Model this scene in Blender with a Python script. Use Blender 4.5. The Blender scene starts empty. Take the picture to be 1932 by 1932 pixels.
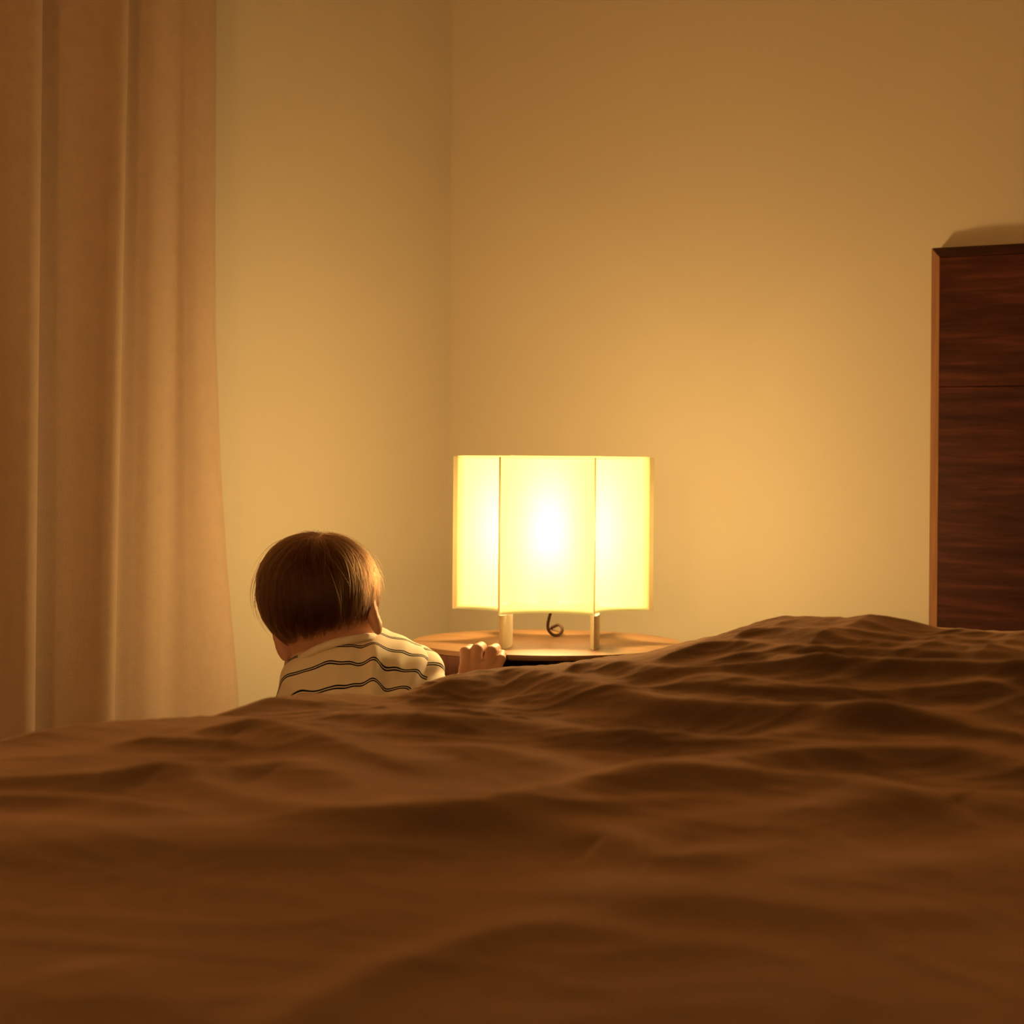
import bpy, bmesh, math, random
import numpy as np
from mathutils import Vector, Matrix

rng = np.random.default_rng(7)
random.seed(7)
scene = bpy.context.scene
COL = scene.collection

# ------------------------------------------------------------------ camera, world, exposure
RES = 1932
FPX = 3845.0              # focal length in pixels
CX, HY = 966.0, 840.0     # principal column, horizon row
EYE = 0.80                # camera height
TH = math.radians(35.0)   # the camera looks 35 degrees to the left of the headboard wall's normal
CT, ST = math.cos(TH), math.sin(TH)
ROLL = math.radians(0.45)


def cw(X, Z, z):
    """plan coordinates (X to the camera's right, Z away from it, z up) to world"""
    return (CT * X - ST * Z, ST * X + CT * Z, z)


def cw_arr(p):
    p = np.asarray(p, dtype=np.float64)
    return np.stack([CT * p[:, 0] - ST * p[:, 1], ST * p[:, 0] + CT * p[:, 1], p[:, 2]], 1)


def pc(px, py, Z):
    """photo pixel at depth Z to plan coordinates"""
    a, b = (px - CX) / FPX, -(py - HY) / FPX
    X = Z * (a * math.cos(ROLL) - b * math.sin(ROLL))
    z = EYE + Z * (a * math.sin(ROLL) + b * math.cos(ROLL))
    return (X, Z, z)


def ray(px, py):
    p = pc(px, py, 1.0)
    w = cw(p[0], 1.0, p[2] - EYE)
    return np.array(w)


def on_y(px, py, y):
    r = ray(px, py)
    t = y / r[1]
    return (r[0] * t, y, EYE + r[2] * t)


def on_x(px, py, x):
    r = ray(px, py)
    t = x / r[0]
    return (x, r[1] * t, EYE + r[2] * t)


def on_z(px, py, z):
    r = ray(px, py)
    t = (z - EYE) / r[2]
    return (r[0] * t, r[1] * t, z)


cam_d = bpy.data.cameras.new('camera')
cam = bpy.data.objects.new('camera', cam_d)
COL.objects.link(cam)
hx = Vector((CT, ST, 0))
up = Vector((0, 0, 1))
fw = Vector((-ST, CT, 0))
R_ = hx * math.cos(ROLL) + up * math.sin(ROLL)
U_ = -hx * math.sin(ROLL) + up * math.cos(ROLL)
cam.matrix_world = Matrix(((R_.x, U_.x, -fw.x, 0), (R_.y, U_.y, -fw.y, 0), (R_.z, U_.z, -fw.z, EYE), (0, 0, 0, 1)))
cam_d.sensor_width = 36.0
cam_d.sensor_fit = 'HORIZONTAL'
cam_d.lens = 36.0 * FPX / RES
cam_d.shift_y = -(RES / 2 - HY) / RES
cam_d.clip_start = 0.02
cam_d.dof.use_dof = True
cam_d.dof.focus_distance = 2.72
cam_d.dof.aperture_fstop = 7.0
scene.camera = cam

world = bpy.data.worlds.new('world')
scene.world = world
world.use_nodes = True
world.node_tree.nodes['Background'].inputs[0].default_value = (0.001, 0.0008, 0.0006, 1)
world.node_tree.nodes['Background'].inputs[1].default_value = 1.0

BULB_WATTS = 35.0
BULB_COLOR = (1.0, 0.635, 0.265)

SHADE_GLOW = 1.9
SHADE_T, SHADE_A = 0.28, 0.068
FILL = 112.0            # strength of the added fill globe, unseen behind the camera
FILL_COLOR = (1.0, 0.565, 0.20)

vs = scene.view_settings
vs.view_transform = 'Standard'
vs.look = 'None'
vs.gamma = 1.0
vs.use_curve_mapping = False
vs.exposure = 0.0
scene.cycles.use_denoising = True
scene.cycles.max_bounces = 14
scene.cycles.diffuse_bounces = 8
scene.cycles.transmission_bounces = 8
scene.cycles.transparent_max_bounces = 12
scene.cycles.sample_clamp_indirect = 25.0


# ------------------------------------------------------------------ helpers
def link_mesh(name, me, mat=None, parent=None, smooth=True):
    o = bpy.data.objects.new(name, me)
    COL.objects.link(o)
    if mat:
        me.materials.append(mat)
    if smooth:
        me.polygons.foreach_set('use_smooth', [True] * len(me.polygons))
    if parent is not None:
        bpy.context.view_layer.update()
        o.parent = parent
        o.matrix_parent_inverse = parent.matrix_world.inverted()
    return o


def mesh_np(name, verts, faces):
    me = bpy.data.meshes.new(name)
    verts = np.asarray(verts, dtype=np.float32)
    if isinstance(faces, np.ndarray):
        n, k = faces.shape
        me.vertices.add(len(verts))
        me.vertices.foreach_set('co', verts.ravel())
        me.loops.add(n * k)
        me.loops.foreach_set('vertex_index', faces.astype(np.int32).ravel())
        me.polygons.add(n)
        me.polygons.foreach_set('loop_start', np.arange(0, n * k, k, dtype=np.int32))
        me.polygons.foreach_set('loop_total', np.full(n, k, dtype=np.int32))
        me.update(calc_edges=True)
    else:
        me.from_pydata([tuple(v) for v in verts], [], faces)
        me.update()
    return me


def from_bm(name, bm, mat, parent=None, smooth=False):
    bmesh.ops.recalc_face_normals(bm, faces=bm.faces)
    me = bpy.data.meshes.new(name)
    bm.to_mesh(me)
    bm.free()
    return link_mesh(name, me, mat, parent, smooth)


def empty(name, loc):
    o = bpy.data.objects.new(name, None)
    COL.objects.link(o)
    o.location = loc
    o.empty_display_size = 0.1
    bpy.context.view_layer.update()
    return o


def tag(o, label=None, cat=None, group=None, kind=None):
    for k, v in (('label', label), ('category', cat), ('group', group), ('kind', kind)):
        if v:
            o[k] = v
    return o


def box_bm(lo, hi, bev=0.0, seg=3):
    bm = bmesh.new()
    bmesh.ops.create_cube(bm, size=1.0)
    for v in bm.verts:
        for i in range(3):
            v.co[i] = (lo[i] + hi[i]) / 2 + v.co[i] * (hi[i] - lo[i])
    if bev:
        bmesh.ops.bevel(bm, geom=list(bm.edges), offset=bev, segments=seg, profile=0.5, affect='EDGES')
    return bm


def prism_bm(poly, z0, z1, bev=0.0):
    """poly: list of world (x, y)"""
    bm = bmesh.new()
    f = bm.faces.new([bm.verts.new((p[0], p[1], z0)) for p in poly])
    r = bmesh.ops.extrude_face_region(bm, geom=[f])
    for v in [g for g in r['geom'] if isinstance(g, bmesh.types.BMVert)]:
        v.co.z = z1
    bmesh.ops.recalc_face_normals(bm, faces=bm.faces)
    if bev:
        bmesh.ops.bevel(bm, geom=list(bm.edges), offset=bev, segments=2, profile=0.5, affect='EDGES')
    return bm


def catmull(pts, n):
    pts = np.asarray(pts, dtype=np.float64)
    P = np.vstack([2 * pts[0] - pts[1], pts, 2 * pts[-1] - pts[-2]])
    out = []
    for i in range(1, len(P) - 2):
        t = np.linspace(0, 1, n, endpoint=False)[:, None]
        p0, p1, p2, p3 = P[i - 1], P[i], P[i + 1], P[i + 2]
        out.append(0.5 * (2 * p1 + (p2 - p0) * t + (2 * p0 - 5 * p1 + 4 * p2 - p3) * t ** 2 + (3 * p1 - p0 - 3 * p2 + p3) * t ** 3))
    out.append(P[-2][None])
    return np.vstack(out)


def tube(name, pts, rad, mat, parent=None, seg=12, sub=8, flat=None):
    """swept tube; rad is a number or one per control point"""
    r_in = np.full(len(pts), rad) if np.isscalar(rad) else np.asarray(rad, dtype=float)
    c = catmull(np.column_stack([np.asarray(pts, dtype=float), r_in]), sub)
    rr = c[:, 3]
    c = c[:, :3]
    tg = np.gradient(c, axis=0)
    tg /= np.linalg.norm(tg, axis=1)[:, None]
    n = np.cross(tg[0], [0.3, 0.5, 0.8])
    n /= np.linalg.norm(n)
    vs_, fs = [], []
    for i in range(len(c)):
        n = n - tg[i] * n.dot(tg[i])
        n /= np.linalg.norm(n)
        b = np.cross(tg[i], n)
        for k in range(seg):
            a = 2 * math.pi * k / seg
            vs_.append(c[i] + rr[i] * (math.cos(a) * n + math.sin(a) * b))
    for i in range(len(c) - 1):
        for k in range(seg):
            a, b = i * seg + k, i * seg + (k + 1) % seg
            fs.append((a, b, b + seg, a + seg))
    fs.append(tuple(range(seg))[::-1])
    fs.append(tuple(range((len(c) - 1) * seg, len(c) * seg)))
    me = mesh_np(name, vs_, fs)
    return link_mesh(name, me, mat, parent)


def lathe_bm(profile, cx, cy, seg=64):
    bm = bmesh.new()
    rings = []
    for r, z in profile:
        rings.append([bm.verts.new((cx + r * math.cos(2 * math.pi * k / seg), cy + r * math.sin(2 * math.pi * k / seg), z)) for k in range(seg)])
    for a, b in zip(rings, rings[1:]):
        for k in range(seg):
            bm.faces.new((a[k], a[(k + 1) % seg], b[(k + 1) % seg], b[k]))
    bm.faces.new(rings[0][::-1])
    bm.faces.new(rings[-1])
    return bm


def perlin(x, y, seed=0):
    g = np.random.default_rng(seed)
    perm = g.permutation(256)
    ang = g.uniform(0, 2 * math.pi, 256)
    xi, yi = np.floor(x).astype(int), np.floor(y).astype(int)
    xf, yf = x - xi, y - yi

    def dot(ix, iy, dx, dy):
        h = ang[perm[(perm[ix & 255] + iy) & 255]]
        return np.cos(h) * dx + np.sin(h) * dy
    u, v = xf ** 3 * (xf * (xf * 6 - 15) + 10), yf ** 3 * (yf * (yf * 6 - 15) + 10)
    a = dot(xi, yi, xf, yf) * (1 - u) + dot(xi + 1, yi, xf - 1, yf) * u
    b = dot(xi, yi + 1, xf, yf - 1) * (1 - u) + dot(xi + 1, yi + 1, xf - 1, yf - 1) * u
    return (a * (1 - v) + b * v) * 1.5


def sstep(a, b, x):
    t = np.clip((x - a) / (b - a), 0, 1)
    return t * t * (3 - 2 * t)


# ------------------------------------------------------------------ materials
def new_mat(name):
    m = bpy.data.materials.new(name)
    m.use_nodes = True
    nt = m.node_tree
    return m, nt, nt.nodes['Principled BSDF'], nt.nodes['Material Output']


def N(nt, t, **kw):
    n = nt.nodes.new(t)
    for k, v in kw.items():
        if k in n.inputs.keys():
            n.inputs[k].default_value = v
        else:
            setattr(n, k, v)
    return n


def ramp(nt, stops):
    r = nt.nodes.new('ShaderNodeValToRGB')
    e = r.color_ramp.elements
    while len(e) < len(stops):
        e.new(0.5)
    for el, (p, c) in zip(e, stops):
        el.position = p
        el.color = (*c, 1)
    return r


def plaster(name, col):
    m, nt, b, _ = new_mat(name)
    tc = N(nt, 'ShaderNodeTexCoord')
    n = N(nt, 'ShaderNodeTexNoise', Scale=2.5, Detail=6.0)
    nt.links.new(tc.outputs['Object'], n.inputs['Vector'])
    r = ramp(nt, [(0.3, tuple(c * 0.97 for c in col)), (0.7, col)])
    nt.links.new(n.outputs['Fac'], r.inputs[0])
    nt.links.new(r.outputs[0], b.inputs['Base Color'])
    n2 = N(nt, 'ShaderNodeTexNoise', Scale=260.0, Detail=3.0)
    nt.links.new(tc.outputs['Object'], n2.inputs['Vector'])
    bp = N(nt, 'ShaderNodeBump', Strength=0.06, Distance=0.002)
    nt.links.new(n2.outputs['Fac'], bp.inputs['Height'])
    nt.links.new(bp.outputs[0], b.inputs['Normal'])
    b.inputs['Roughness'].default_value = 0.85
    b.inputs['Specular IOR Level'].default_value = 0.25
    return m


def fabric(name, col, weave=900.0, bump=0.25, sheen=0.2, var=0.12, transl=0.0, sheen_gain=2.0):
    m, nt, b, out = new_mat(name)
    tc = N(nt, 'ShaderNodeTexCoord')
    n = N(nt, 'ShaderNodeTexNoise', Scale=45.0, Detail=8.0, Roughness=0.7)
    nt.links.new(tc.outputs['Object'], n.inputs['Vector'])
    r = ramp(nt, [(0.3, tuple(c * (1 - var) for c in col)), (0.7, tuple(c * (1 + var) for c in col))])
    nt.links.new(n.outputs['Fac'], r.inputs[0])
    nt.links.new(r.outputs[0], b.inputs['Base Color'])
    mp1 = N(nt, 'ShaderNodeMapping')
    mp1.inputs['Scale'].default_value = (1, 1, 0.12)
    mp2 = N(nt, 'ShaderNodeMapping')
    mp2.inputs['Scale'].default_value = (0.12, 0.12, 1)
    n1 = N(nt, 'ShaderNodeTexNoise', Scale=weave, Detail=2.0)
    n2 = N(nt, 'ShaderNodeTexNoise', Scale=weave, Detail=2.0)
    for mp, nn in ((mp1, n1), (mp2, n2)):
        nt.links.new(tc.outputs['Object'], mp.inputs[0])
        nt.links.new(mp.outputs[0], nn.inputs['Vector'])
    add = N(nt, 'ShaderNodeMath', operation='ADD')
    nt.links.new(n1.outputs['Fac'], add.inputs[0])
    nt.links.new(n2.outputs['Fac'], add.inputs[1])
    bp = N(nt, 'ShaderNodeBump', Strength=bump, Distance=0.001)
    nt.links.new(add.outputs[0], bp.inputs['Height'])
    nt.links.new(bp.outputs[0], b.inputs['Normal'])
    b.inputs['Roughness'].default_value = 0.95
    b.inputs['Specular IOR Level'].default_value = 0.1
    b.inputs['Sheen Weight'].default_value = sheen
    b.inputs['Sheen Roughness'].default_value = 0.38
    b.inputs['Sheen Tint'].default_value = (*[min(1, c * sheen_gain) for c in col], 1)
    if transl:
        tr = N(nt, 'ShaderNodeBsdfTranslucent')
        nt.links.new(r.outputs[0], tr.inputs[0])
        mx = N(nt, 'ShaderNodeMixShader')
        mx.inputs[0].default_value = transl
        nt.links.new(b.outputs[0], mx.inputs[1])
        nt.links.new(tr.outputs[0], mx.inputs[2])
        nt.links.new(mx.outputs[0], out.inputs['Surface'])
    return m


def wood(name, dark, mid, light, scale=(1, 12, 12), rot=0.0, rough=0.45, seams=None, gscale=6.0, spec=0.35):
    m, nt, b, _ = new_mat(name)
    tc = N(nt, 'ShaderNodeTexCoord')
    mp = N(nt, 'ShaderNodeMapping')
    mp.inputs['Scale'].default_value = scale
    mp.inputs['Rotation'].default_value = (0, 0, rot)
    nt.links.new(tc.outputs['Object'], mp.inputs[0])
    warp = N(nt, 'ShaderNodeTexNoise', Scale=1.3, Detail=3.0)
    nt.links.new(mp.outputs[0], warp.inputs['Vector'])
    mixv = N(nt, 'ShaderNodeVectorMath', operation='MULTIPLY_ADD')
    mixv.inputs[1].default_value = (0.5, 0.5, 0.5)
    nt.links.new(warp.outputs['Color'], mixv.inputs[0])
    nt.links.new(mp.outputs[0], mixv.inputs[2])
    n = N(nt, 'ShaderNodeTexNoise', Scale=gscale, Detail=7.0, Roughness=0.62)
    nt.links.new(mixv.outputs[0], n.inputs['Vector'])
    r = ramp(nt, [(0.30, dark), (0.5, mid), (0.72, light)])
    nt.links.new(n.outputs['Fac'], r.inputs[0])
    last = r.outputs[0]
    nt.links.new(last, b.inputs['Base Color'])
    bp = N(nt, 'ShaderNodeBump', Strength=0.08, Distance=0.001)
    nt.links.new(n.outputs['Fac'], bp.inputs['Height'])
    nt.links.new(bp.outputs[0], b.inputs['Normal'])
    b.inputs['Roughness'].default_value = rough
    b.inputs['Specular IOR Level'].default_value = spec
    return m


def plain(name, col, rough=0.6, spec=0.3, **kw):
    m, nt, b, _ = new_mat(name)
    tc = N(nt, 'ShaderNodeTexCoord')
    n = N(nt, 'ShaderNodeTexNoise', Scale=30.0, Detail=4.0)
    nt.links.new(tc.outputs['Object'], n.inputs['Vector'])
    r = ramp(nt, [(0.3, tuple(c * 0.94 for c in col)), (0.7, tuple(min(1, c * 1.04) for c in col))])
    nt.links.new(n.outputs['Fac'], r.inputs[0])
    nt.links.new(r.outputs[0], b.inputs['Base Color'])
    b.inputs['Roughness'].default_value = rough
    b.inputs['Specular IOR Level'].default_value = spec
    for k, v in kw.items():
        b.inputs[k.replace('_', ' ')].default_value = v
    return m


M_WALL = plaster('warm_white_paint', (0.64, 0.565, 0.43))
M_CEIL = plaster('ceiling_paint', (0.74, 0.66, 0.52))
M_FLOOR = wood('oak_floor', (0.20, 0.12, 0.06), (0.30, 0.19, 0.10), (0.38, 0.25, 0.14), scale=(10, 1, 1))
M_CURTAIN = fabric('curtain_linen', (0.55, 0.405, 0.295), weave=700, bump=0.35, sheen=0.05, var=0.05, transl=0.10)
M_DUVET = fabric('brown_linen', (0.070, 0.043, 0.027), weave=800, bump=0.4, sheen=0.78, var=0.10, sheen_gain=11.0)
M_MATTRESS = fabric('mattress_ticking', (0.6, 0.55, 0.48), var=0.03)
M_WALNUT = wood('walnut_veneer', (0.030, 0.0075, 0.0045), (0.062, 0.016, 0.009), (0.13, 0.038, 0.020), scale=(1.2, 1, 16), rough=0.55, gscale=4.0, spec=0.12)
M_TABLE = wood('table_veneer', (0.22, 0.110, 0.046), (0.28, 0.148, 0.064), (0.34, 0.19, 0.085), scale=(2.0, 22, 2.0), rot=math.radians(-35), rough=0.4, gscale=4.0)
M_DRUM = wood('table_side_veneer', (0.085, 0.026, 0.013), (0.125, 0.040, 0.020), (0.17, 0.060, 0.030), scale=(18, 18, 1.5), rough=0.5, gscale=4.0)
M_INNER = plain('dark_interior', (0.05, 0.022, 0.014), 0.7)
M_LAMPWOOD = plain('lamp_white_leg', (0.82, 0.74, 0.58), 0.55)
M_FIN = plain('lamp_edge_strip', (0.80, 0.68, 0.48), 0.6)
M_CORD = plain('fabric_cord', (0.075, 0.040, 0.024), 0.85)
M_SOCKET = plain('lamp_socket', (0.10, 0.08, 0.06), 0.5)


# ------------------------------------------------------------------ room
WY = 3.10                     # headboard wall
WX = on_y(848, 700, WY)[0]    # curtain wall, so that the corner falls where the photo has it
RX, FY, HC = 1.6, -3.6, 2.5
t = 0.12


def struct(name, lo, hi, mat):
    o = from_bm(name, box_bm(lo, hi), mat)
    o['kind'] = 'structure'
    return o


struct('floor', (WX - t, FY - t, -0.1), (RX + t, WY + t, 0.0), M_FLOOR)
struct('ceiling', (WX - t, FY - t, HC), (RX + t, WY + t, HC + 0.1), M_CEIL)
struct('wall_back', (WX - t, WY, 0), (RX + t, WY + t, HC), M_WALL)
struct('wall_left', (WX - t, FY, 0), (WX, WY, HC), M_WALL)
struct('wall_right', (RX, FY, 0), (RX + t, WY, HC), M_WALL)
struct('wall_front', (WX - t, FY - t, 0), (RX + t, FY, HC), M_WALL)

# ------------------------------------------------------------------ curtain
# plan of the folds: photo column and distance from the wall; a fold's edge is where the cloth turns back towards the wall
plan = [(-560, .060), (-520, .085), (-478, .115), (-455, .121), (-449, .112), (-454, .085), (-446, .062), (-400, .062), (-345, .085), (-300, .114), (-274, .121), (-268, .112),
        (-273, .085), (-264, .060), (-215, .060), (-165, .082), (-124, .112), (-101, .121), (-95, .112), (-100, .085), (-92, .060),
        (-70, .066), (-30, .080), (10, .096), (38, .106), (57, .112), (68, .111), (72, .103), (69, .086), (58, .066), (54, .056), (64, .053), (95, .060), (140, .076), (180, .093), (206, .105), (222, .111), (230, .110), (232, .104),
        (230, .094), (224, .078), (226, .068), (236, .066), (258, .072), (285, .081), (305, .081), (326, .074), (347, .080), (370, .085), (390, .082), (401, .072), (404, .054), (400, .036)]
pl_px = np.array([p[0] for p in plan], dtype=float)
pl_x = np.array([p[1] for p in plan])
nz = 120
zz = np.linspace(0.012, HC - 0.002, nz)
rows = []
for z in zz:
    py = 840 - (z - EYE) / 3.05 * FPX
    e2 = np.interp(py, [0, 600, 1340, 2200], [5, -3, -12, -14])
    e3 = np.interp(py, [-800, 0, 350, 600, 900, 1100, 1325, 1800], [-6, -2, -1, 1, 14, 28, 49, 80])
    e1 = np.interp(py, [0, 1340], [2, -2])
    sh = np.interp(pl_px, [-600, 40, 80, 200, 236, 326, 380, 410], [0, e1, e1, e2, e2, 0, e3 * 0.85, e3])
    grow = 1 + 0.22 * float(sstep(1.3, 0.2, np.array(z)))
    pts = []
    for px, xo in zip(pl_px + sh, pl_x):
        xo = 0.035 + (xo - 0.035) * grow + 0.004 * math.sin(px * 0.013 + z * 2.1)
        q = on_x(px, 840, WX + xo)
        pts.append((q[0], q[1], z))
    rows.append(catmull(pts, 14))
cv = np.array(rows)
cv[:, :, 2] = zz[:, None]
ny = cv.shape[1]
idx = np.arange(nz * ny).reshape(nz, ny)
cf = np.stack([idx[:-1, :-1], idx[:-1, 1:], idx[1:, 1:], idx[1:, :-1]], -1).reshape(-1, 4)
cur = link_mesh('curtain', mesh_np('curtain', cv.reshape(-1, 3), cf), M_CURTAIN)
sm = cur.modifiers.new('thickness', 'SOLIDIFY')
sm.thickness = 0.0025
tag(cur, 'tall beige linen curtain hanging in deep folds against the left wall', 'curtain')

# ------------------------------------------------------------------ bed (headboard, mattress, base)
XE = -1.40                   # left edge of the bedding
bed = empty('bed', (-0.5, 1.8, 0))
tag(bed, 'bed with a tall dark walnut headboard against the back wall', 'bed')
yo, yi = WY - 0.030, WY - 0.058
hl = on_y(1755, 800, yo)[0]
hl2 = on_y(1771, 800, yi)[0]
htop = on_y(1757, 468, yo)[2]
htop2 = on_y(1775, 486, yi)[2]
hr, hr2 = 0.56, 0.56 - (hl2 - hl)
zs = on_y(1850, 729, yi)[2]


M_TRIM = wood('orange_wood_edge', (0.20, 0.080, 0.034), (0.27, 0.112, 0.048), (0.34, 0.15, 0.066), scale=(12, 12, 1.2), rough=0.5, gscale=4.0, spec=0.2)  # lighter orange-brown than the panels, kept on the side edges only


def panel(name, x0, x1, z0, z1):
    return from_bm(name, box_bm((x0, yi, z0), (x1, WY - 0.001, z1), 0.0008, 1), M_WALNUT, bed)


def trim(name, sec, axis):
    """sec: list of (a, y) across, swept from one mitred end to the other"""
    bm = bmesh.new()
    ends = []
    for ring in sec:
        ends.append([bm.verts.new(p) for p in ring])
    A, B = ends
    n = len(A)
    for k in range(n):
        bm.faces.new((A[k], A[(k + 1) % n], B[(k + 1) % n], B[k]))
    bm.faces.new(A[::-1])
    bm.faces.new(B)
    bmesh.ops.bevel(bm, geom=list(bm.edges), offset=0.0012, segments=2, profile=0.5, affect='EDGES')
    return from_bm(name, bm, M_TRIM, bed)


eps = 0.0004
panel('headboard_upper_panel', hl2, hr2, zs + eps, htop2)
panel('headboard_lower_panel', hl2, hr2, 0.12, zs - eps)
yb_ = WY - 0.001
trim('headboard_side_edge', [[(hl, yb_, 0.12), (hl, yo, 0.12), (hl2 - eps, yi, 0.12), (hl2 - eps, yb_, 0.12)],
                             [(hl, yb_, htop), (hl, yo, htop), (hl2 - eps, yi, htop2 + eps), (hl2 - eps, yb_, htop2 + eps)]], 0)
trim('headboard_side_edge', [[(hr, yb_, 0.12), (hr, yo, 0.12), (hr2 + eps, yi, 0.12), (hr2 + eps, yb_, 0.12)],
                             [(hr, yb_, htop), (hr, yo, htop), (hr2 + eps, yi, htop2 + eps), (hr2 + eps, yb_, htop2 + eps)]], 0)
tt_ = trim('headboard_top_edge', [[(hl + 2 * eps, yb_, htop), (hl + 2 * eps, yo, htop), (hl2, yi, htop2 + eps), (hl2, yb_, htop2 + eps)],
                             [(hr - 2 * eps, yb_, htop), (hr - 2 * eps, yo, htop), (hr2, yi, htop2 + eps), (hr2, yb_, htop2 + eps)]], 0)
tt_.data.materials[0] = M_WALNUT
from_bm('mattress', box_bm((XE + 0.05, 0.64, 0.27), (0.46, 3.03, 0.478), 0.05, 4), M_MATTRESS, bed, True)
from_bm('bed_base', box_bm((XE + 0.06, 0.62, 0.13), (0.45, 3.03, 0.27), 0.01, 2), M_WALNUT, bed)
for lx in (XE + 0.13, 0.38):
    for ly in (0.72, 2.95):
        from_bm('leg', lathe_bm([(0.022, 0.0), (0.03, 0.13)], lx, ly, 20), M_WALNUT, bed, True)

# ------------------------------------------------------------------ duvet
sil = [(-160, 1432), (0, 1402), (75, 1380), (150, 1368), (220, 1361), (330, 1355), (420, 1349), (470, 1331), (520, 1314), (600, 1308), (660, 1309),
       (720, 1313), (775, 1311), (800, 1296), (850, 1276), (920, 1263), (960, 1258), (1050, 1254), (1100, 1247), (1180, 1236), (1225, 1232)]
ez = [on_x(px, py, XE) for px, py in sil]
ey = np.array([e[1] for e in ez] + [2.5, 3.05])
ezz = np.array([e[2] for e in ez] + [0.535, 0.52])
YH = 3.035
# the thick bunched crest that runs from the left edge across towards the right
hump = [(1225, 1231, 2.32), (1260, 1223, 2.29), (1290, 1219, 2.27), (1330, 1208, 2.24), (1380, 1188, 2.20), (1430, 1166, 2.17), (1480, 1158, 2.15), (1540, 1160, 2.12), (1590, 1163, 2.10),
        (1640, 1158, 2.08), (1670, 1163, 2.07), (1760, 1184, 2.04), (1860, 1192, 2.01), (1900, 1193, 2.0), (1932, 1188, 1.99), (2060, 1186, 1.97)]
hp3 = np.array([on_y(*h) for h in hump])
hxx, hyy, hzz = hp3[:, 0], hp3[:, 1], hp3[:, 2]
YF = 0.60
XR = 0.50


def zfloor(x, y):
    """the bed's broad form, before folds"""
    zb = np.interp(y, [0.5, 1.0, 1.8, 2.4, 3.05], [0.532, 0.538, 0.540, 0.530, 0.515])
    ze = np.interp(y, ey, ezz)
    w = sstep(0.0, 0.16, x - XE)
    z = ze * (1 - w) + zb * w
    hy = np.interp(x, hxx, hyy)
    hz = np.interp(x, hxx, hzz)
    d = y - hy
    prof = np.where(d < 0, np.clip(1 + d / 0.55, 0, 1) ** 1.25, np.exp(-(d / 0.13) ** 2))
    on = sstep(hxx[0] - 0.02, hxx[1], x)
    return z + np.maximum(hz - zb, 0) * prof * on


# columns run from the hem of the left drop, over the edge and across the bed
RB = 0.05


def drape(s):
    """s < 0 is past the edge: returns outward offset and drop"""
    a = np.clip(-s / (RB * math.pi / 2), 0, 1) * math.pi / 2
    out = RB * np.sin(a)
    dr = RB * (1 - np.cos(a)) + np.clip(-s - RB * math.pi / 2, 0, None)
    return out, dr


dx = np.concatenate([np.linspace(-0.30, -0.09, 24, endpoint=False), np.linspace(-0.09, 0.0, 22, endpoint=False), np.linspace(0, 1.15, 430, endpoint=False), np.linspace(1.15, XR - XE, 70), XR - XE + np.linspace(0.01, 0.25, 24)])
dy = np.concatenate([np.linspace(-0.28, -0.09, 16, endpoint=False), np.linspace(-0.09, 0, 14, endpoint=False), np.linspace(0, 0.5, 110, endpoint=False), np.linspace(0.5, YH - YF, 520)])
ol, dl = drape(dx)
orr, drr = drape(XR - XE - dx)
of, df = drape(dy)
xg = XE + np.clip(dx, 0, XR - XE) - ol + orr
yg = YF + np.clip(dy, 0, None) - of
xt = XE + np.clip(dx, 0, XR - XE)
yt = YF + np.clip(dy, 0, None)
XX, YY = np.meshgrid(xt, yt, indexing='ij')


z = zfloor(XX, YY)

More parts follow.
